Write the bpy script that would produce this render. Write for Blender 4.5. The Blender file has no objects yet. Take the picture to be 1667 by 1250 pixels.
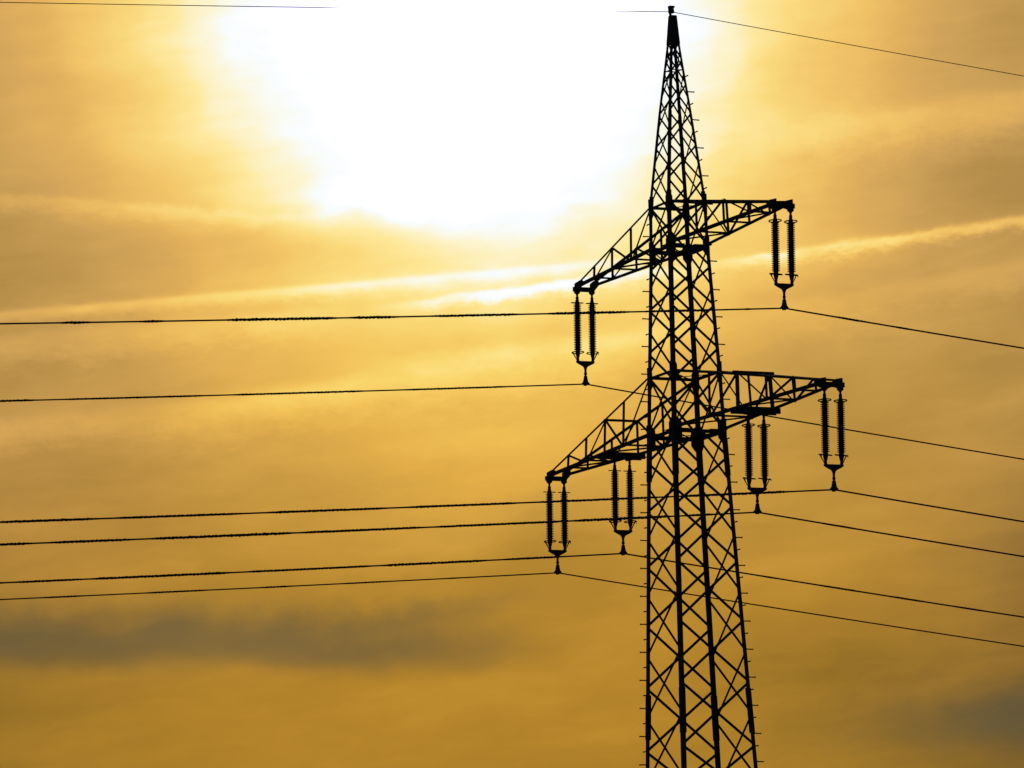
import bpy, math, random
from math import radians, sin, cos, pi
from mathutils import Vector, Matrix

random.seed(7)
scene = bpy.context.scene
COL = scene.collection

# ------------------------------------------------------------------ camera
TH, RO, FPX = 0.1600, -0.0348, 8481.6          # pitch, roll, focal length (1667 px wide frame)
cam_d = bpy.data.cameras.new('camera')
cam_d.sensor_width = 36.0
cam_d.lens = FPX / 1667.0 * 36.0
cam_d.clip_start = 0.5
cam_d.clip_end = 30000.0
cam = bpy.data.objects.new('camera', cam_d)
COL.objects.link(cam)
fwd = Vector((0, cos(TH), sin(TH)))
up0 = Vector((0, -sin(TH), cos(TH)))
rt0 = Vector((1, 0, 0))
rt = rt0 * cos(RO) + up0 * sin(RO)
up = up0 * cos(RO) - rt0 * sin(RO)
m = Matrix((rt, up, -fwd)).transposed().to_4x4()
m.translation = Vector((0, 0, 1.6))
cam.matrix_world = m
scene.camera = cam

# ------------------------------------------------------------------ exposure
scene.view_settings.view_transform = 'Standard'
scene.view_settings.look = 'None'
scene.view_settings.exposure = 0.0
scene.view_settings.gamma = 1.0
scene.view_settings.use_curve_mapping = False

# ------------------------------------------------------------------ sun
SUN_DIR = Vector((-0.00511, 0.97412, 0.22598)).normalized()
SUN_EL = math.asin(SUN_DIR.z)
SUN_ROT = math.atan2(SUN_DIR.x, SUN_DIR.y)
sun_d = bpy.data.lights.new('sun', 'SUN')
sun_d.energy = 2.0
sun_d.angle = radians(0.53)
sun_d.color = (1.0, 0.82, 0.55)
sun = bpy.data.objects.new('sun', sun_d)
COL.objects.link(sun)
sun.rotation_euler = SUN_DIR.to_track_quat('Z', 'Y').to_euler()
sun.location = (0, 0, 80)

# ------------------------------------------------------------------ sky
def lin(c):
    c = c / 255.0
    return c / 12.92 if c <= 0.04045 else ((c + 0.055) / 1.055) ** 2.4

world = bpy.data.worlds.new('World')
scene.world = world
world.use_nodes = True
NT = world.node_tree
NT.nodes.clear()
LK = NT.links

def new(t):
    return NT.nodes.new(t)

def put(sock, v):
    if hasattr(v, 'is_output'):
        LK.new(v, sock)
    else:
        sock.default_value = v

def M(op, a, b=None, c=None, clamp=False):
    n = new('ShaderNodeMath'); n.operation = op; n.use_clamp = clamp
    put(n.inputs[0], a)
    if b is not None: put(n.inputs[1], b)
    if c is not None: put(n.inputs[2], c)
    return n.outputs[0]

def add(a, b): return M('ADD', a, b)
def sub(a, b): return M('SUBTRACT', a, b)
def mul(a, b): return M('MULTIPLY', a, b)
def madd(a, b, c): return M('MULTIPLY_ADD', a, b, c)

def smooth(x, lo, hi, o0=0.0, o1=1.0):
    n = new('ShaderNodeMapRange'); n.interpolation_type = 'SMOOTHSTEP'
    put(n.inputs['Value'], x)
    n.inputs['From Min'].default_value = lo; n.inputs['From Max'].default_value = hi
    n.inputs['To Min'].default_value = o0; n.inputs['To Max'].default_value = o1
    return n.outputs[0]

def vec(x, y, z=0.0):
    n = new('ShaderNodeCombineXYZ')
    put(n.inputs[0], x); put(n.inputs[1], y); put(n.inputs[2], z)
    return n.outputs[0]

def noise(v, scale, detail=3.0, rough=0.5, seed=0.0):
    n = new('ShaderNodeTexNoise'); n.noise_dimensions = '4D'
    LK.new(v, n.inputs['Vector'])
    n.inputs['W'].default_value = seed
    n.inputs['Scale'].default_value = scale
    n.inputs['Detail'].default_value = detail
    n.inputs['Roughness'].default_value = rough
    return sub(n.outputs[0], 0.5)

tc = new('ShaderNodeTexCoord')
sep = new('ShaderNodeSeparateXYZ')
LK.new(tc.outputs['Generated'], sep.inputs[0])
DX, DY, DZ = sep.outputs

# angular sky frame (unit 0.67 degree), tilted with the cirrus streaks: U to the right, V downwards
ax_, bx_, cz_, dz_ = 0.670, -0.0234, -0.023, -0.6615
det = ax_ * dz_ - bx_ * cz_
iu_x, iu_z = dz_ / det, -bx_ / det
iv_x, iv_z = -cz_ / det, ax_ / det
K = 57.2958
U = add(madd(DX, iu_x * K, 8.335 - iu_z * 9.131), mul(DZ, iu_z * K))
V = add(madd(DX, iv_x * K, 6.25 - iv_z * 9.131), mul(DZ, iv_z * K))

def gauss(u0, v0, ru, rv, slope=0.0, uu=None, vv=None):
    """soft elliptical patch in the sky frame"""
    uu = U if uu is None else uu
    vv = V if vv is None else vv
    du = sub(uu, u0)
    dv = sub(vv, v0)
    if slope: dv = sub(dv, mul(du, slope))
    a = mul(du, 1.0 / ru); b = mul(dv, 1.0 / rv)
    r2 = madd(a, a, mul(b, b))
    return M('POWER', 2.718282, mul(r2, -1.0))

# slow warps so that nothing is geometric
P0 = vec(U, V)
w1 = noise(P0, 0.35, 3, 0.5, 1.3)
w2 = noise(P0, 0.35, 3, 0.5, 7.7)
w3 = noise(P0, 1.1, 4, 0.55, 3.1)
UW = add(U, madd(w1, 1.3, mul(w3, 0.7)))
VW = add(V, madd(w2, 1.0, mul(w3, 0.6)))

du = sub(UW, 7.70)
dv = mul(sub(VW, 0.18), 1.05)
R = M('SQRT', madd(du, du, mul(dv, dv)))
ramp_r = new('ShaderNodeValToRGB')
cr = ramp_r.color_ramp
cr.interpolation = 'CARDINAL'
GL = [(0.0, 1.9), (1.8, 1.40), (2.6, 1.08), (3.3, 1.0), (3.9, 0.955), (4.6, 0.885), (5.5, 0.765), (6.6, 0.645), (7.6, 0.555), (8.6, 0.485),
      (10.0, 0.44), (12.0, 0.40), (14.5, 0.295), (18.0, 0.16), (30.0, 0.06)]
cr.elements[0].position = 0.0
cr.elements[1].position = 1.0
for i, (r, g) in enumerate(GL):
    e = cr.elements[0] if i == 0 else (cr.elements[-1] if i == len(GL) - 1 else cr.elements.new(r / 30.0))
    e.position = r / 30.0
    e.color = (g / 2, g / 2, g / 2, 1)
LK.new(mul(R, 1 / 30.0), ramp_r.inputs[0])
T = mul(ramp_r.outputs[0], 2.0)

# cirrus streaks rising to the right
VS = madd(U, 0.13, V)
PS = vec(mul(UW, 0.22), madd(VS, 1.0, mul(w3, 0.35)))
s1 = noise(PS, 0.9, 5, 0.55, 2.0)
s2 = noise(PS, 2.6, 4, 0.55, 5.0)
PB = vec(mul(U, 0.6), VS)
s3 = noise(PB, 0.55, 4, 0.5, 9.0)
s4 = noise(vec(mul(UW, 0.35), madd(VS, 1.6, mul(w3, 0.9))), 3.2, 5, 0.6, 21.0)
streak_amp = smooth(R, 1.5, 5.0, 0.4, 1.0)
T = madd(mul(s1, 0.20), streak_amp, T)
T = madd(mul(s2, 0.055), streak_amp, T)
T = madd(mul(s3, 0.14), streak_amp, T)
T = madd(mul(s4, 0.05), streak_amp, T)

# vapour trails
def trail(u0, v0, slope, curve, width, wob, amp, ulo, uhi, seed, fade=1.2, under=0.0):
    d = sub(U, u0)
    line = add(madd(d, slope, v0), mul(mul(d, d), curve))
    n = noise(vec(mul(U, 1.0), V), 1.6, 4, 0.6, seed)
    n2 = noise(vec(mul(U, 0.55), mul(V, 1.3)), 4.5, 4, 0.55, seed + 3)
    n3 = noise(vec(mul(U, 0.6), mul(V, 1.5)), 10.0, 3, 0.6, seed + 5)
    off = sub(V, add(line, madd(n, wob, madd(n2, wob * 0.8, mul(n3, wob * 0.5)))))
    wv = mul(width, madd(n2, 1.2, madd(n3, 0.8, 1.0)))
    wv = mul(wv, smooth(off, -width, width, 0.75, 1.45))
    x = M('DIVIDE', off, wv)
    g = M('POWER', 2.718282, mul(mul(x, x), -1.0))
    g = mul(g, smooth(U, ulo, ulo + fade))
    g = mul(g, smooth(U, uhi - fade, uhi, 1.0, 0.0))
    g = mul(g, madd(n, 0.9, 1.0))
    return mul(g, amp)

TR = []
TR.append(trail(6.0, 4.62, -0.090, 0.0012, 0.10, 0.05, 0.16, -4.0, 11.4, 1.0, fade=2.5))
gap = add(1.0, add(mul(gauss(11.4, 4.4, 0.9, 3.0), -0.7), mul(gauss(13.2, 4.1, 0.35, 3.0), -0.3)))
TR.append(mul(trail(8.0, 4.78, -0.128, -0.0004, 0.095, 0.17, 0.24, 5.6, 24.0, 4.0, fade=2.6), gap))
TR.append(trail(1.5, 5.52, -0.10, 0.0, 0.22, 0.25, 0.10, -3.0, 6.0, 6.0, fade=2.0))
TR.append(trail(15.0, 4.72, -0.18, 0.0, 0.22, 0.2, 0.075, 11.5, 22.0, 8.0, fade=2.0))
TR.append(trail(7.0, 6.15, -0.16, 0.0, 0.35, 0.3, 0.085, 1.0, 12.0, 11.0, fade=3.0))
TR.append(trail(3.0, 3.47, 0.055, 0.0, 0.12, 0.25, 0.085, -3.0, 6.5, 13.0, fade=2.5))
TR.append(trail(1.0, 6.95, -0.13, 0.0, 0.22, 0.3, 0.075, -3.0, 7.5, 17.0, fade=2.5))
TR.append(trail(8.0, 5.75, -0.12, 0.0, 0.20, 0.3, 0.06, 4.5, 12.5, 19.0, fade=2.5))
TR.append(trail(15.0, 1.95, -0.10, 0.0, 0.30, 0.5, 0.08, 11.8, 22.0, 15.0, fade=2.0))
tsum = TR[0]
for t_ in TR[1:]: tsum = add(tsum, t_)
T = madd(tsum, smooth(T, 0.72, 1.0, 1.0, 0.25), T)
# veil openings and thick patches
T = add(T, mul(gauss(4.2, 4.05, 2.6, 0.45, 0.0, UW, VW), -0.075))
T = add(T, mul(gauss(6.5, 3.15, 1.1, 0.35, -0.05, UW, VW), 0.13))
T = add(T, mul(gauss(6.6, 3.30, 2.6, 0.20, -0.03, UW, VW), 0.06))
T = add(T, mul(gauss(0.0, 4.2, 2.2, 1.6, 0.0, UW, VW), -0.07))
T = add(T, mul(gauss(15.6, 2.95, 2.2, 0.65, -0.1, UW, VW), -0.07))
T = add(T, mul(gauss(8.0, 7.4, 2.6, 0.8, -0.1, UW, VW), 0.085))
T = add(T, mul(gauss(9.6, 9.1, 2.0, 0.7, 0.0, UW, VW), -0.04))
T = add(T, mul(gauss(7.0, 9.5, 4.5, 0.5, -0.05, UW, VW), -0.03))

T = add(T, mul(gauss(8.8, 3.85, 2.2, 0.55, 0.0, UW, VW), 0.015))

T = add(T, mul(gauss(17.2, 8.8, 1.8, 2.5), -0.05))
T = add(T, mul(gauss(1.0, 12.3, 3.5, 0.8), 0.025))

# dark cloud bank low on the left, and a smaller one low on the right
UC = madd(w1, 1.6, madd(w3, 0.7, U))
VC = madd(w2, 0.75, madd(w3, 0.45, V))
def bank(u0, v0, ru, rup, rdn, slope=0.0):
    """cloud patch with a soft top and a firmer base"""
    du_ = sub(UC, u0)
    dv_ = sub(sub(VC, v0), mul(du_, slope))
    a_ = mul(du_, 1.0 / ru)
    b_ = M('MAXIMUM', mul(dv_, 1.0 / rdn), mul(dv_, -1.0 / rup))
    return M('POWER', 2.718282, mul(madd(a_, a_, mul(b_, b_)), -1.0))

d1 = bank(0.3, 10.60, 2.4, 0.45, 0.34)
d2 = mul(bank(3.4, 10.48, 2.4, 0.46, 0.28, 0.03), 1.0)
d3 = mul(bank(5.4, 10.60, 1.9, 0.50, 0.26, -0.06), 0.95)
d4 = bank(-3.0, 10.5, 3.0, 0.5, 0.4)
d5 = mul(bank(7.3, 10.72, 1.3, 0.36, 0.24, 0.02), 0.42)
d6 = mul(bank(6.6, 10.10, 1.8, 0.22, 0.18, -0.13), 0.35)
dsum = add(add(add(d1, d2), add(d3, d4)), add(d5, d6))
dsum = mul(dsum, madd(w3, 1.3, 1.0))
dark = sub(1.0, M('POWER', 2.718282, mul(dsum, -1.0)))
dark2 = gauss(16.9, 11.75, 2.5, 0.52, -0.05, UC, VC)
dark3 = gauss(13.4, 10.9, 2.4, 0.9, 0.0, UC, VC)
darks = M('MAXIMUM', mul(dark, 1.0), mul(dark2, 0.75))
T = sub(T, mul(dark3, 0.075))
T = madd(dark, -0.20, T)
T = madd(dark2, -0.10, T)
T = M('MAXIMUM', T, 0.03)

# colour of the veiled sunlight by its strength
ramp_c = new('ShaderNodeValToRGB')
cc = ramp_c.color_ramp
cc.interpolation = 'LINEAR'
CS = [(0.00, (40, 36, 30)), (0.10, (96, 80, 52)), (0.25, (142, 113, 57)), (0.40, (181, 141, 66)), (0.50, (205, 161, 79)),
      (0.60, (227, 178, 84)), (0.70, (243, 198, 94)), (0.80, (251, 218, 113)), (0.88, (254, 233, 142)), (0.94, (253, 244, 184)), (0.985, (249, 252, 222)), (1.03, (255, 255, 252))]
for i, (p, c) in enumerate(CS):
    e = cc.elements[0] if i == 0 else (cc.elements[-1] if i == len(CS) - 1 else cc.elements.new(p / 1.03))
    e.position = p / 1.03
    e.color = (lin(c[0]), lin(c[1]), lin(c[2]), 1)
LK.new(mul(T, 1 / 1.03), ramp_c.inputs[0])
sepc = new('ShaderNodeSeparateColor')
LK.new(ramp_c.outputs[0], sepc.inputs[0])
# the air lower down takes more of the blue and green away
lowf = mul(smooth(V, 2.0, 11.6), smooth(T, 0.75, 1.0, 1.0, 0.0))
dull = add(gauss(0.0, 7.5, 2.8, 2.6), mul(gauss(17.0, 8.5, 2.2, 3.5), 0.9))
cb = mul(sepc.outputs[2], madd(dull, 0.28, madd(lowf, -0.84, 1.29)))
cg = mul(sepc.outputs[1], mul(madd(lowf, -0.05, 1.0), smooth(V, 5.5, 11.5, 1.0, 0.92)))
comb = new('ShaderNodeCombineColor')
put(comb.inputs[0], sepc.outputs[0]); put(comb.inputs[1], cg); put(comb.inputs[2], cb)
# grey body of the dark cloud
mixg = new('ShaderNodeMix'); mixg.data_type = 'RGBA'
put(mixg.inputs[0], mul(darks, 0.62))
put(mixg.inputs[6], comb.outputs[0])
mixg.inputs[7].default_value = (lin(103), lin(97), lin(72), 1)
# the veiled sun itself is far brighter than white
hdr = M('MAXIMUM', sub(T, 1.0), 0.0)
gain = madd(M('POWER', hdr, 1.3), 10.0, 1.0)
bg_c = new('ShaderNodeBackground')
LK.new(mixg.outputs[2], bg_c.inputs[0])
LK.new(gain, bg_c.inputs[1])

sky = new('ShaderNodeTexSky')
sky.sky_type = 'NISHITA'
sky.sun_disc = False
sky.sun_elevation = SUN_EL
sky.sun_rotation = SUN_ROT
sky.air_density = 1.5
sky.dust_density = 4.0
bg_s = new('ShaderNodeBackground')
LK.new(sky.outputs[0], bg_s.inputs[0])
bg_s.inputs[1].default_value = 0.05
mixs = new('ShaderNodeMixShader')
cover = mul(smooth(DY, 0.55, 0.93), smooth(DZ, 0.60, 0.35))
cover = mul(smooth(DY, 0.55, 0.93), smooth(DZ, 0.35, 0.60, 1.0, 0.0))
LK.new(cover, mixs.inputs[0])
LK.new(bg_s.outputs[0], mixs.inputs[1])
LK.new(bg_c.outputs[0], mixs.inputs[2])
wo = new('ShaderNodeOutputWorld')
LK.new(mixs.outputs[0], wo.inputs[0])

# ------------------------------------------------------------------ materials
def material(name, col, rough=0.8, metal=0.0, spec=0.2, var=0.25, scale=6.0):
    mt = bpy.data.materials.new(name); mt.use_nodes = True
    nt = mt.node_tree; b = nt.nodes['Principled BSDF']
    b.inputs['Roughness'].default_value = rough
    b.inputs['Metallic'].default_value = metal
    b.inputs['Specular IOR Level'].default_value = spec
    t = nt.nodes.new('ShaderNodeTexCoord')
    n = nt.nodes.new('ShaderNodeTexNoise'); n.inputs['Scale'].default_value = scale; n.inputs['Detail'].default_value = 5
    nt.links.new(t.outputs['Object'], n.inputs['Vector'])
    r = nt.nodes.new('ShaderNodeValToRGB')
    r.color_ramp.elements[0].position = 0.3; r.color_ramp.elements[1].position = 0.7
    r.color_ramp.elements[0].color = (*[c * (1 - var) for c in col], 1)
    r.color_ramp.elements[1].color = (*[c * (1 + var) for c in col], 1)
    nt.links.new(n.outputs[0], r.inputs[0]); nt.links.new(r.outputs[0], b.inputs['Base Color'])
    return mt

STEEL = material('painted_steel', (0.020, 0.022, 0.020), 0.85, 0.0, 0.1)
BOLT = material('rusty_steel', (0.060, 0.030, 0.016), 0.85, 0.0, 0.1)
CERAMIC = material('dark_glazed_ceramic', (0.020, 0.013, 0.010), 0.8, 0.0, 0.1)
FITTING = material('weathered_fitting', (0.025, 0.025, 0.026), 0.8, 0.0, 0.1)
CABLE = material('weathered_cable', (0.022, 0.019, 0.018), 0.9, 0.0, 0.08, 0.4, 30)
CONCRETE = material('concrete', (0.28, 0.27, 0.25), 0.95, 0, 0.1)
GRASS = material('meadow_grass', (0.045, 0.06, 0.022), 0.95, 0, 0.05, 0.4, 0.4)

# ------------------------------------------------------------------ mesh helpers
class MB:
    def __init__(self): self.v = []; self.f = []
    def prism(self, poly0, poly1, caps=True):
        n = len(poly0); b = len(self.v)
        self.v += [tuple(p) for p in poly0] + [tuple(p) for p in poly1]
        for i in range(n):
            j = (i + 1) % n
            self.f.append((b + i, b + j, b + n + j, b + n + i))
        if caps:
            self.f.append(tuple(b + i for i in reversed(range(n))))
            self.f.append(tuple(b + n + i for i in range(n)))
    def bar(self, p0, p1, nrm, w, t):
        """flat bar, width w across, thickness t along nrm"""
        p0 = Vector(p0); p1 = Vector(p1); d = (p1 - p0).normalized()
        n = (nrm - d * nrm.dot(d)).normalized(); s = d.cross(n)
        q = [s * w / 2 + n * t / 2, s * -w / 2 + n * t / 2, s * -w / 2 - n * t / 2, s * w / 2 - n * t / 2]
        self.prism([p0 + c for c in q], [p1 + c for c in q])
    def angle(self, p0, p1, d1, d2, w, t):
        """steel angle: corner edge runs p0 to p1, flanges along d1 and d2"""
        p0 = Vector(p0); p1 = Vector(p1)
        q = [Vector((0, 0, 0)), d1 * w, d1 * w + d2 * t, d1 * t + d2 * t, d1 * t + d2 * w, d2 * w]
        self.prism([p0 + c for c in q], [p1 + c for c in q])
    def box(self, c, ex, ey, ez):
        """box given by centre and three half-extent vectors"""
        c = Vector(c)
        q = [ex + ey, -ex + ey, -ex - ey, ex - ey]
        self.prism([c - ez + k for k in q], [c + ez + k for k in q])
    def rod(self, p0, p1, r0, r1=None, n=8):
        r1 = r0 if r1 is None else r1
        p0 = Vector(p0); p1 = Vector(p1); d = (p1 - p0).normalized()
        a = d.orthogonal().normalized(); b = d.cross(a)
        c = [a * cos(2 * pi * i / n) + b * sin(2 * pi * i / n) for i in range(n)]
        self.prism([p0 + k * r0 for k in c], [p1 + k * r1 for k in c])
    def lathe(self, prof, n=18, c=(0, 0, 0)):
        b = len(self.v); c = Vector(c)
        for r, z in prof:
            for i in range(n):
                self.v.append((c.x + r * cos(2 * pi * i / n), c.y + r * sin(2 * pi * i / n), c.z + z))
        for k in range(len(prof) - 1):
            for i in range(n):
                j = (i + 1) % n
                self.f.append((b + k * n + i, b + (k + 1) * n + i, b + (k + 1) * n + j, b + k * n + j))
        self.f.append(tuple(b + i for i in range(n)))
        e = b + (len(prof) - 1) * n
        self.f.append(tuple(e + i for i in reversed(range(n))))
    def torus(self, c, R_, r_, n=24, k=6, tx=0.0, ty=0.0):
        b = len(self.v); c = Vector(c)
        for i in range(n):
            A = 2 * pi * i / n
            for j in range(k):
                B = 2 * pi * j / k
                q = R_ + r_ * cos(B)
                self.v.append((c.x + q * cos(A), c.y + q * sin(A), c.z + r_ * sin(B) + tx * q * cos(A) + ty * q * sin(A)))
        for i in range(n):
            for j in range(k):
                i2 = (i + 1) % n; j2 = (j + 1) % k
                self.f.append((b + i * k + j, b + i2 * k + j, b + i2 * k + j2, b + i * k + j2))
    def build(self, name, mat, parent=None, smooth_=False):
        me = bpy.data.meshes.new(name)
        me.from_pydata(self.v, [], self.f)
        me.materials.append(mat)
        import bmesh
        bm = bmesh.new(); bm.from_mesh(me)
        bmesh.ops.recalc_face_normals(bm, faces=bm.faces)
        bm.to_mesh(me); bm.free()
        if smooth_:
            for p in me.polygons: p.use_smooth = True
        o = bpy.data.objects.new(name, me)
        COL.objects.link(o)
        if parent: o.parent = parent
        return o

def tag(o, label=None, cat=None, group=None, kind=None):
    if label: o['label'] = label
    if cat: o['category'] = cat
    if group: o['group'] = group
    if kind: o['kind'] = kind
    return o

# ------------------------------------------------------------------ ground
g = MB()
N = 60; S = 9000.0
for i in range(N + 1):
    for j in range(N + 1):
        x = S * ((2 * i / N - 1) ** 3); y = S * ((2 * j / N - 1) ** 3)
        r = math.hypot(x, y)
        g.v.append((x, y, -0.02 + 0.0 if r < 400 else -0.02 - 0.8 * sin(x * 0.004) * sin(y * 0.003)))
for i in range(N):
    for j in range(N):
        a = i * (N + 1) + j
        g.f.append((a, a + N + 1, a + N + 2, a + 1))
tag(g.build('ground', GRASS), kind='structure')

# ------------------------------------------------------------------ tower
A = Vector((0.42683, -0.90433, 0)).normalized()     # along the crossarms, towards the right tips
L = Vector((-A.y, A.x, 0))                          # along the line
Z = Vector((0, 0, 1))
BASE = Vector((3.867, 115.0, 0.0))
HW = [(0.0, 1.32), (11.852, 0.9033), (18.911, 0.6551), (20.250, 0.6118), (23.113, 0.4972), (24.112, 0.4798), (26.2, 0.280), (27.2, 0.172), (27.75, 0.115), (28.45, 0.068)]
CX = [(0.0, 0.040), (11.852, 0.018), (18.911, -0.012), (20.25, -0.005), (23.113, -0.009), (24.112, -0.008), (26.2, 0.015), (28.45, 0.050)]
LEGW = [(0.0, 0.115), (11.8, 0.095), (18.9, 0.091), (23.1, 0.085), (24.2, 0.068), (28.45, 0.046)]

def interp(tab, x):
    if x <= tab[0][0]: return tab[0][1]
    for (a, b), (c, d) in zip(tab, tab[1:]):
        if x <= c: return b + (d - b) * (x - a) / (c - a)
    return tab[-1][1]

def corner(sa, sb, z):
    h = interp(HW, z)
    return Vector((interp(CX, z), 0, 0)) + A * (sa * h) + L * (sb * h) + Z * z

tower = bpy.data.objects.new('transmission_tower', None)
COL.objects.link(tower)
tower.location = BASE
tag(tower, 'black steel lattice electricity pylon with two crossarms standing against the glowing sky', 'pylon')

Z1T, Z1B, Z2T, Z2B = 24.112, 23.113, 20.250, 18.911
ZT = 28.42
CORN = [(-1, -1), (1, -1), (1, 1), (-1, 1)]
KINK = [0.0, 5.5, 11.0, 18.0, Z2B, Z2T, 21.6, Z1B, Z1T, 26.2, 27.2, 27.75, ZT]
legs = {}
for sa, sb in CORN:
    b = MB()
    for z0, z1 in zip(KINK, KINK[1:]):
        w = interp(LEGW, (z0 + z1) / 2)
        b.angle(corner(sa, sb, z0), corner(sa, sb, z1), A * -sa, L * -sb, w, 0.011)
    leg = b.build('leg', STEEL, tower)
    legs[(sa, sb)] = leg
    # splice angles where two lengths of leg meet
    for zc, ln in ((18.30, 0.42), (12.62, 0.50), (24.15, 0.20), (5.6, 0.5)):
        p = MB()
        w = interp(LEGW, zc) * 1.12
        o = (A * sa + L * sb) * 0.010
        p.angle(corner(sa, sb, zc - ln) + o, corner(sa, sb, zc + ln) + o, A * -sa, L * -sb, w, 0.009)
        i0 = (A * -sa + L * -sb) * 0.0125
        p.angle(corner(sa, sb, zc - ln) + i0, corner(sa, sb, zc + ln) + i0, A * -sa, L * -sb, w, 0.010)
        p.build('splice_plate', STEEL, leg)
    # gussets at the crossarm rings
    for zc, hh, ww in ((Z1T - 0.06, 0.24, 0.12), (Z1B - 0.02, 0.22, 0.17), (Z2T - 0.06, 0.27, 0.13), (Z2B - 0.03, 0.28, 0.22)):
        for nrm, along, q in ((A * sa, L * -sb, 1), (L * sb, A * -sa, 1)):
            p = MB()
            c = corner(sa, sb, zc) + nrm * 0.005 + along * (ww / 2 - 0.01)
            ex = along * (ww / 2); ez = Z * hh
            poly = [c - ex - ez, c - ex + ez, c + ex * 0.1 + ez, c + ex + ez * 0.62, c + ex - ez * 0.55, c + ex * 0.1 - ez]
            p.prism([k + nrm * 0.004 for k in poly], [k - nrm * 0.004 for k in poly])
            p.build('gusset_plate', STEEL, leg)
    # level gussets in the lower rings, where the crossarm chords meet the legs
    for zc, rr in ((Z1B, 0.38), (Z2B, 0.40)):
        p = MB()
        c = corner(sa, sb, zc) + Z * -0.005
        i1 = A * -sa; i2 = L * -sb
        poly = [c + (i1 + i2) * -0.03, c + i1 * rr - i2 * 0.03, c + i1 * rr + i2 * 0.07, c + i1 * 0.1 + i2 * 0.1, c + i2 * rr + i1 * 0.07, c + i2 * rr - i1 * 0.03]
        p.prism([k + Z * 0.012 for k in poly], [k for k in poly])
        p.build('gusset_plate', STEEL, leg)
    f = MB()
    c0 = corner(sa, sb, 0)
    f.prism([c0 + A * (x * 0.45) + L * (y * 0.45) + Z * -0.5 for x, y in CORN], [c0 + A * (x * 0.32) + L * (y * 0.32) + Z * 0.22 for x, y in CORN])
    f.build('footing', CONCRETE, tower)

# ---- diagonal bracing: crossed flat bars, staggered half a panel between neighbouring faces
FACES = [((-1, -1), (-1, 1), A * -1, 'wide'), ((1, -1), (1, 1), A, 'wide'), ((-1, -1), (1, -1), L * -1, 'narrow'), ((-1, 1), (1, 1), L, 'narrow')]
WIDE = [[11.852, 13.262, 14.633, 15.957, 17.196, 18.315], [20.771, 21.746, 22.639], [24.613, 25.440, 26.176, 26.861, 27.435, 27.85]]
NARROW = [[11.117, 12.560, 13.954, 15.297, 16.576, 17.762, Z2B], [Z2T, 21.258, 22.192, Z1B], [Z1T, 25.031, 25.813, 26.525, 27.155, 27.70]]
WIDE_LOW = [0.25, 2.6, 4.9, 7.1, 9.1, 10.55, 11.852]
NARROW_LOW = [0.25, 1.5, 3.8, 6.0, 8.1, 9.75, 11.117]
braces = []

def brace(p0, p1, nrm, w, layer, trim=0.03):
    d = (p1 - p0); ln = d.length; d = d / ln
    off = nrm * (-0.017 - 0.0125 * layer)
    braces.append((ln, p0 + d * trim + off, p1 - d * trim + off, nrm, w))

def bw(z): return interp([(0, 0.070), (11, 0.061), (19, 0.059), (23, 0.054), (24.2, 0.046), (28, 0.034)], z)

def xpanel(c0, c1, nrm, z0, z1):
    w = bw((z0 + z1) / 2)
    brace(corner(*c0, z0), corner(*c1, z1), nrm, w, 0)
    brace(corner(*c1, z0), corner(*c0, z1), nrm, w, 1)

for c0, c1, nrm, kind in FACES:
    groups = WIDE if kind == 'wide' else NARROW
    for zs in groups:
        for z0, z1 in zip(zs, zs[1:]): xpanel(c0, c1, nrm, z0, z1)
    low = WIDE_LOW if kind == 'wide' else NARROW_LOW
    for z0, z1 in zip(low, low[1:]): xpanel(c0, c1, nrm, z0, z1)
    xpanel(c0, c1, nrm, Z1B, Z1T)
    xpanel(c0, c1, nrm, Z2B, Z2T)
    if kind == 'wide':
        for zn, zr in ((18.315, Z2B), (20.771, Z2T), (22.639, Z1B), (24.613, Z1T)):
            mid = (corner(*c0, zr) + corner(*c1, zr)) / 2
            for k, cc_ in enumerate((c0, c1)):
                brace(corner(*cc_, zn), mid, nrm, bw(zr), k)
vis = sorted([b for b in braces if max(b[1].z, b[2].z) > 11.6], key=lambda b: -b[0])
hid = [b for b in braces if max(b[1].z, b[2].z) <= 11.6]
for ln, p0, p1, nrm, w in vis[:100]:
    b = MB(); b.bar(p0, p1, nrm, w, 0.0115)
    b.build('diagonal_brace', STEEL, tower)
b = MB()
for ln, p0, p1, nrm, w in vis[100:] + hid: b.bar(p0, p1, nrm, w, 0.0115)
tag(b.build('diagonal_brace', STEEL, tower), kind='stuff')

# ---- horizontal ring beams, with a plan brace across
for zr, w in ((Z1T, 0.055), (Z1B, 0.085), (Z2T, 0.062), (Z2B, 0.085), (27.20, 0.022), (9.75, 0.06)):
    for c0, c1, nrm, kind in FACES:
        b = MB()
        p0 = corner(*c0, zr); p1 = corner(*c1, zr)
        d = (p1 - p0).normalized()
        b.angle(p0 + d * 0.02 - nrm * 0.045, p1 - d * 0.02 - nrm * 0.045, Z * -1, -nrm, w, 0.010)
        b.build('ring_beam', STEEL, tower)
    if w > 0.03:
        for k, (c0, c1) in enumerate((((-1, -1), (1, 1)), ((-1, 1), (1, -1)))):
            b = MB()
            p0 = corner(*c0, zr - 0.06 - 0.015 * k); p1 = corner(*c1, zr - 0.06 - 0.015 * k)
            d = (p1 - p0).normalized()
            b.bar(p0 + d * 0.08, p1 - d * 0.08, Z, 0.045, 0.010)
            b.build('plan_brace', STEEL, tower)

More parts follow.
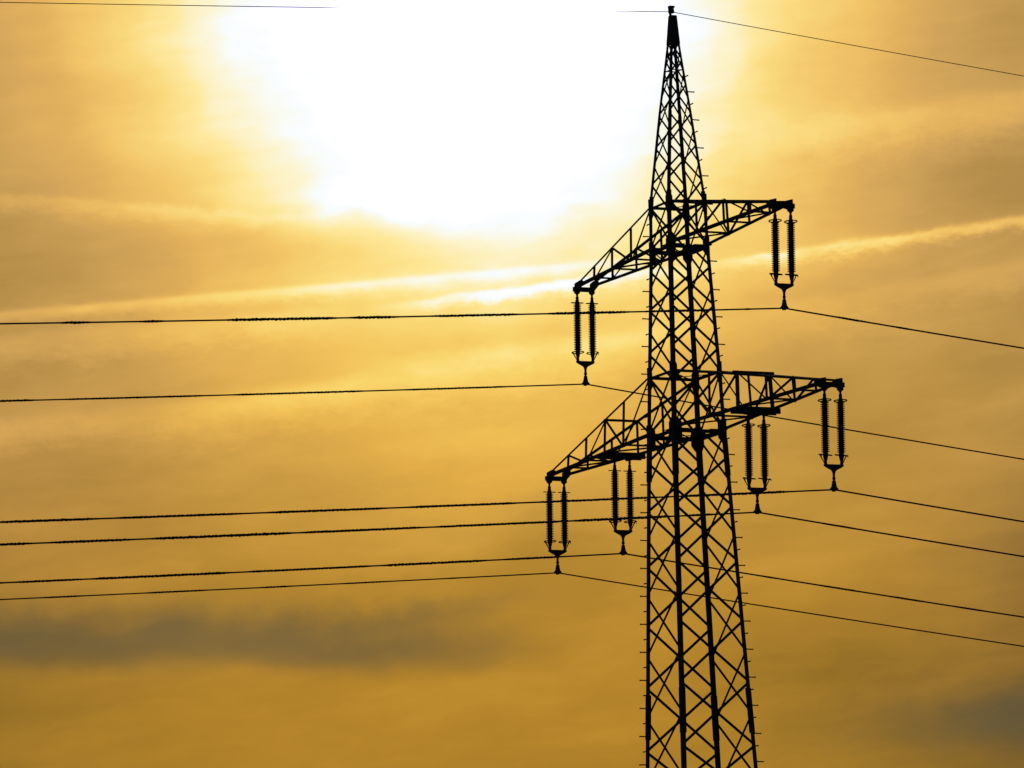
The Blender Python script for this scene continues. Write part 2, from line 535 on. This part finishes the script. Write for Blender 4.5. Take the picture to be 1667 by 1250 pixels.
# ---- crossarms
TB = 0.191
def crossarm(sa, reach, zt, zb, ztip, fr, hang):
    rb = {sb: corner(sa, sb, zb) for sb in (-1, 1)}
    rtp = {sb: corner(sa, sb, zt) for sb in (-1, 1)}
    tipc = A * (sa * reach) + Z * ztip
    tb = {sb: tipc + L * (sb * TB) for sb in (-1, 1)}
    tt = {sb: tipc + L * (sb * TB) + Z * 0.10 - A * (sa * 0.04) for sb in (-1, 1)}
    b = MB()
    for sb in (-1, 1):
        b.angle(rb[sb], tb[sb], L * -sb, Z, 0.070, 0.010)
        b.angle(rtp[sb], tt[sb], L * -sb, Z * -1, 0.050, 0.008)
    arm = b.build('crossarm', STEEL, tower)
    def nb(sb, f): return rb[sb].lerp(tb[sb], f)
    def nt_(sb, f): return rtp[sb].lerp(tt[sb], f)
    def member(p0, p1, nrm, w, off=0.0, name='crossarm_brace', trim=0.012):
        q = MB(); d = (p1 - p0).normalized()
        n = (nrm - d * nrm.dot(d)).normalized()
        q.angle(p0 + d * trim + n * off, p1 - d * trim + n * off, d.cross(n), n, w, 0.006)
        q.build(name, STEEL, arm)
    for sb in (-1, 1):
        n_ = L * -sb
        for f in fr:
            member(nb(sb, f), nt_(sb, f), n_, 0.066 if f == hang and sa > 0 else 0.042, 0.013, 'crossarm_post')
        seq = [nt_(sb, 0.0)]
        for k, f in enumerate(fr):
            seq.append(nb(sb, f) if k % 2 == 0 else nt_(sb, f))
        for k, (p0, p1) in enumerate(zip(seq, seq[1:])):
            member(p0, p1, n_, 0.038, 0.022)
    fs = [0.0] + fr
    for k, f in enumerate(fr):
        member(nb(-1, f) + Z * 0.02, nb(1, f) + Z * 0.02, Z, 0.046, 0.0, 'crossarm_tie')
        s0 = -1 if k % 2 == 0 else 1
        member(nb(s0, fs[k]) + Z * 0.028, nb(-s0, f) + Z * 0.028, Z, 0.036, 0.0)
    if hang:
        q = MB(); ov = 0.07 if sa > 0 else 0.0; p0 = nt_(-1, hang) - L * ov; p1 = nt_(1, hang) + L * ov
        q.box((p0 + p1) / 2 + Z * (0.012 if sa > 0 else -0.012), A * 0.035, L * ((p1 - p0).length / 2), Z * (0.034 if sa > 0 else 0.024))
        q.build('crossarm_tie', STEEL, arm)
        for dx in (-0.10, 0.10):
            q = MB()
            p0 = nb(-1, hang) + A * dx - L * 0.10; p1 = nb(1, hang) + A * dx + L * 0.10
            q.box((p0 + p1) / 2 + Z * -0.030, A * 0.022, L * ((p1 - p0).length / 2), Z * 0.062)
            q.build('hanger_beam', STEEL, arm)
        for sb in (-1, 1):
            q = MB(); c = A * (sa * INNER) + L * (sb * TB) + Z * (ztip - 0.118)
            q.box(c + Z * 0.012, A * 0.120, L * 0.05, Z * 0.012)
            q.box(c - Z * 0.03, A * 0.006, L * 0.03, Z * 0.05)
            q.build('hanger_lug', STEEL, arm)
    # tip: end beam carrying the two hangers, with gusset plates on both faces
    q = MB()
    q.box(tipc - Z * 0.035 + A * (sa * 0.05), A * 0.035, L * 0.26, Z * 0.052)
    q.build('tip_beam', STEEL, arm)
    for sb in (-1, 1):
        q = MB()
        c = tb[sb] + L * (sb * 0.008)
        poly = [c + A * (sa * 0.10) + Z * 0.11, c + A * (sa * 0.11) - Z * 0.08, c + A * (sa * 0.05) - Z * 0.125, c - A * (sa * 0.06) - Z * 0.11,
                c - A * (sa * 0.36) + Z * 0.0, c - A * (sa * 0.36) + Z * 0.10, c - A * (sa * 0.18) + Z * 0.135]
        q.prism([k + L * 0.006 for k in poly], [k - L * 0.006 for k in poly])
        q.build('gusset_plate', STEEL, arm)
        q = MB()
        c = tipc + L * (sb * TB) - Z * 0.095
        q.box(c, A * 0.035, L * 0.062, Z * 0.045)
        q.prism([c + Z * -0.046 + A * x * 0.03 + L * y * 0.045 for x, y in CORN], [c + Z * -0.085 + A * x * 0.012 + L * y * 0.022 for x, y in CORN])
        q.build('hanger_lug', STEEL, arm)
    return arm

INNER = 3.3071
RU, RL = 4.9363, 6.794
ZHU, ZHL = 22.989, 18.780
DZ_U = {-1: -0.050, 1: 0.018}
DZ_L = {-1: -0.025, 1: 0.012}
for sa in (-1, 1):
    crossarm(sa, RU, Z1T, Z1B, ZHU + DZ_U[sa] + 0.15, [0.26, 0.52, 0.77], None)
    crossarm(sa, RL, Z2T, Z2B, ZHL + DZ_L[sa] + 0.15, [0.245, 0.433, 0.625, 0.81], 0.433)

# ---- peak: closed plated top and the bracket for the earth wire
b = MB()
for c0, c1, nrm, kind in FACES:
    q = [corner(*c0, 27.80), corner(*c1, 27.80), corner(*c1, ZT + 0.03), corner(*c0, ZT + 0.03)]
    b.prism([k + nrm * 0.008 for k in q], [k + nrm * 0.003 for k in q])
top = [corner(sa, sb, ZT + 0.03) for sa, sb in CORN]
b.prism([k + Z * 0.001 for k in top], [k + Z * 0.012 for k in top])
cap = b.build('peak_plate', STEEL, tower)
pk = Vector((interp(CX, ZT), 0, ZT))
b = MB()
o = pk - L * 0.035 - A * 0.0
b.box(o + Z * 0.09 - L * 0.02, A * 0.03, L * 0.018, Z * 0.06)
b.prism([o + Z * 0.10 + A * x * 0.05 + L * (y * 0.055 + 0.01) for x, y in CORN], [o + Z * 0.22 + A * x * 0.045 + L * (y * 0.05) for x, y in CORN])
b.prism([o + Z * 0.2205 + A * x * 0.05 + L * (y * 0.062 + 0.012) for x, y in CORN], [o + Z * 0.262 + A * x * 0.05 + L * (y * 0.064 + 0.012) for x, y in CORN])
b.build('earth_wire_bracket', FITTING, tower)

# ---- step bolts, alternating between the two flanges of two opposite legs
def step_bolt():
    b = MB()
    b.rod((0, 0, -0.03), (0, 0, 0.158), 0.0140, n=7)
    b.rod((0, 0, 0.1552), (0, 0, 0.170), 0.018, n=7)
    b.rod((0, 0, 0.002), (0, 0, 0.016), 0.018, n=6)
    return b.build('step_bolt', BOLT, tower)
bolt0 = step_bolt()
first = True
PITCH = 0.6245
def put_bolt(sa, sb, z, d, inset):
    global first
    o = bolt0
    if not first:
        o = bolt0.copy(); COL.objects.link(o); o.parent = tower
    first = False
    dd = (d + Vector((random.uniform(-.02, .02), random.uniform(-.02, .02), random.uniform(-.02, .02)))).normalized()
    o.location = corner(sa, sb, z) + inset * 0.028
    o.rotation_euler = dd.to_track_quat('Z', 'Y').to_euler()
z = 26.676
while z > 11.2:
    put_bolt(1, 1, z, L, A * -1)
    if z + 0.33 < 27.2: put_bolt(1, 1, z + 0.335, A, L * -1)
    z -= PITCH if z < 22.6 else 0.653
z = 23.437
while z > 11.2:
    put_bolt(-1, -1, z, L * -1, A)
    put_bolt(-1, -1, z + 0.305, A * -1, L)
    z -= PITCH

# ------------------------------------------------------------------ insulator sets
def copy_tree(o, parent=None):
    c = o.copy(); COL.objects.link(c)
    if parent: c.parent = parent
    for ch in list(o.children): copy_tree(ch, c)
    return c

def make_insulators(near):
    """near: rings as they hang on the sets nearer the viewer (upper ones tipped open, lower ones nearly edge-on)"""
    root = bpy.data.objects.new('insulator_set', None)
    COL.objects.link(root)
    for sx in (-1, 1):
        x = sx * TB
        b = MB()
        prof = [(0.024, -0.020), (0.026, -0.075), (0.036, -0.080), (0.038, -0.13), (0.034, -0.135), (0.044, -0.17), (0.054, -0.225), (0.056, -0.245)]
        n = 27
        for k in range(n):
            z = -0.25 - k * 0.0400
            prof += [(0.056, z), (0.093, z - 0.012), (0.091, z - 0.020), (0.058, z - 0.025)]
        z = -0.25 - n * 0.0400
        prof += [(0.056, z - 0.005), (0.058, z - 0.06), (0.050, z - 0.10), (0.040, z - 0.15), (0.032, z - 0.165), (0.030, z - 0.245)]
        b.lathe(prof, 20, (x, 0, 0))
        b.box((x, 0, 0.0), Vector((0.012, 0, 0)), Vector((0, 0.022, 0)), Vector((0, 0, 0.045)))
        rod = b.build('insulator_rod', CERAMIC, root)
        for zc, sgn in ((-0.215, 1), (-1.375, -1)):
            q = MB()
            open_ = (sgn > 0) == near
            q.torus((x, 0, zc), 0.137, 0.0125, tx=0.0 if open_ else (-0.07 if near else 0.0), ty=-0.10 if open_ else 0.09)
            if sgn > 0:
                q.rod((x - 0.13, 0, zc), (x + 0.13, 0, zc), 0.004, n=6)
            else:
                for sy in (-1, 1):
                    q.rod((x + 0.06 * sx, sy * 0.118, zc), (x + 0.012 * sx, sy * 0.018, zc - 0.19), 0.011, n=6)
                q.rod((x + 0.128 * sx, 0.02, zc), (x + 0.02 * sx, 0.0, zc - 0.185), 0.011, n=6)
                q.rod((x + 0.125 * sx, -0.05, zc - 0.012), (x + 0.125 * sx, -0.05, zc - 0.055), 0.007, n=6)
            q.build('arcing_ring', FITTING, rod, True)
    b = MB()
    poly = [(-0.235, -1.570), (0.235, -1.570), (0.235, -1.610), (0.185, -1.640), (0.06, -1.700), (0.03, -1.745), (-0.03, -1.745), (-0.06, -1.700), (-0.185, -1.640), (-0.235, -1.610)]
    b.prism([(x, -0.012, z) for x, z in poly], [(x, 0.012, z) for x, z in poly])
    for x in (-TB, TB):
        b.box((x, 0, -1.575), Vector((0.026, 0, 0)), Vector((0, 0.026, 0)), Vector((0, 0, 0.03)))
    b.build('yoke_plate', FITTING, root)
    b = MB()
    b.lathe([(0.034, -1.72), (0.038, -1.75), (0.028, -1.77), (0.027, -1.84), (0.036, -1.85), (0.036, -1.89), (0.025, -1.90), (0.027, -1.97)], 12)
    b.build('hanger_link', FITTING, root)
    b = MB()
    poly = [(-0.03, -1.92), (0.03, -1.92), (0.038, -1.98), (0.054, -2.05), (0.09, -2.088), (0.09, -2.112), (0.045, -2.128), (0.02, -2.15), (-0.04, -2.15), (-0.05, -2.125), (-0.09, -2.112), (-0.09, -2.088), (-0.054, -2.05), (-0.038, -1.98)]
    b.prism([(x, -0.028, z) for x, z in poly], [(x, 0.028, z) for x, z in poly])
    b.build('suspension_clamp', FITTING, root)
    return root

protos = {True: make_insulators(True), False: make_insulators(False)}
used = set()
PHI = math.atan2(L.y, L.x)
SWING = radians(3.14)
IG = 'insulator sets hanging from the crossarms'
SETS = [(-RU, ZHU, 'pair of black insulator rods hanging from the left tip of the upper crossarm'),
        (RU, ZHU, 'pair of black insulator rods hanging from the right tip of the upper crossarm'),
        (-RL, ZHL, 'pair of black insulator rods hanging from the left tip of the lower crossarm'),
        (-INNER, ZHL, 'pair of black insulator rods under the lower crossarm, close beside the left leg'),
        (INNER, ZHL, 'pair of black insulator rods under the lower crossarm, between the right leg and the tip'),
        (RL, ZHL, 'pair of black insulator rods hanging from the right tip of the lower crossarm')]
for i, (r, zh, lab) in enumerate(SETS):
    near = r > 0
    o = copy_tree(protos[near]) if near in used else protos[near]
    used.add(near)
    dz = (DZ_U if zh == ZHU else DZ_L)[1 if near else -1]
    o.location = BASE + A * r + Z * (zh + dz)
    o.rotation_euler = (SWING, 0, PHI)
    tag(o, lab, 'insulator', IG)

# ------------------------------------------------------------------ conductors
def wire(name, P, sl, sr, r0, rough, seed, kind):
    """one continuous cable through its clamp; rough = list of (s0, s1, strength) clumped stretches"""
    rnd = random.Random(seed)
    ss = []
    s = -255.0
    while s < 255.0:
        ss.append(s)
        if -24 < s < 24: s += 0.028
        elif -45 < s < 45: s += 0.25
        else: s += 3.0
    v = []; f = []; n = 6
    sag = 0
    lump = 0.0; drift = 0.0
    for s in ss:
        c = sl if s < 0 else sr
        d = c * abs(s) - c / 262.0 * s * s
        amp = 0.0
        for a, b_, k in rough:
            if a < s < b_:
                e = min(1.0, (s - a) / 0.25, (b_ - s) / 0.25)
                amp = max(amp, k * e * 0.50)
        lump = 0.25 * lump + 0.75 * rnd.random()
        spike = rnd.random() ** 5
        bead = 0.5 + 0.5 * sin(2 * pi * s / 0.088)
        r = r0 * (1 + amp * (0.20 + 0.55 * bead + 0.25 * lump + 0.45 * spike))
        ang = rnd.uniform(0, 2 * pi)
        oz = r0 * amp * 0.30 * rnd.uniform(-1, 1); oy = r0 * amp * 0.5 * rnd.uniform(-1, 1)
        p = P + L * s - Z * d + Z * oz + A * oy
        for i in range(n):
            t = 2 * pi * i / n
            v.append(tuple(p + A * (r * cos(t)) + Z * (r * sin(t))))
    for k in range(len(ss) - 1):
        for i in range(n):
            j = (i + 1) % n
            f.append((k * n + i, k * n + j, (k + 1) * n + j, (k + 1) * n + i))
    m_ = MB(); m_.v = v; m_.f = f
    return m_.build(name, CABLE, None, False)

def runs(seed, lo, hi, on, off, k):
    """irregular alternation of rough and clean stretches between lo and hi"""
    rnd = random.Random(seed); out = []; s = lo
    while s < hi:
        a = rnd.uniform(*on); out.append((s, min(s + a, hi), k * rnd.uniform(0.7, 1.15)))
        s += a + rnd.uniform(*off)
    return out

def at(r, zh): return BASE + A * (r - 0.1154) + Z * (zh + (DZ_U if zh == ZHU else DZ_L)[1 if r > 0 else -1] - 2.1057)
CG = 'conductors hung from the insulators'
WIRES = [
    (at(-RU, ZHU), 0.0670, 0.1260, 0.0175, runs(1, -24, -2.0, (1.5, 4.0), (0.3, 1.0), 1.3), 'dark conductor clamped under the left tip of the upper crossarm'),
    (at(RU, ZHU), 0.0655, 0.1100, 0.0185, [(-16.6, -15.9, 1.7), (-14.9, -14.3, 1.5)] + runs(2, -13.0, -0.8, (1.0, 2.6), (0.2, 0.9), 1.7) + runs(12, 1.2, 3.6, (0.5, 1.2), (0.3, 0.7), 0.9), 'dark conductor clamped under the right tip of the upper crossarm, highest below the peak wire'),
    (at(-RL, ZHL), 0.0685, 0.1290, 0.0165, runs(3, -24, -2.5, (0.8, 2.2), (0.5, 1.6), 1.0), 'thin dark conductor clamped under the left tip of the lower crossarm, lowest of all'),
    (at(-INNER, ZHL), 0.0695, 0.1265, 0.0190, runs(4, -24, -1.5, (1.2, 3.5), (0.1, 0.4), 1.5) + runs(14, 3.5, 20, (0.4, 1.2), (0.5, 1.3), 0.7), 'rough dark conductor clamped under the insulators close beside the left leg'),
    (at(INNER, ZHL), 0.0690, 0.1265, 0.0190, runs(5, -24, -1.0, (1.8, 4.0), (0.1, 0.35), 1.6) + runs(15, 1.5, 3.2, (0.4, 1.0), (0.3, 0.8), 0.7), 'rough dark conductor clamped under the inner insulators on the right of the lower crossarm'),
    (at(RL, ZHL), 0.0675, 0.1250, 0.0185, runs(6, -24, -0.8, (1.2, 3.2), (0.15, 0.6), 1.4), 'rough dark conductor clamped under the right tip of the lower crossarm'),
]
for i, (P, sl, sr, r0, rough, lab) in enumerate(WIRES):
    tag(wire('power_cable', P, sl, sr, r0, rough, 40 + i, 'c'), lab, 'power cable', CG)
tag(wire('earth_wire', BASE + pk + Z * 0.13 - L * 0.03, 0.0590, 0.1030, 0.0088, runs(8, -24, -8, (0.2, 0.6), (2, 4), 0.6), 60, 'e'),
    'thin earth wire running over the very peak of the pylon', 'power cable')
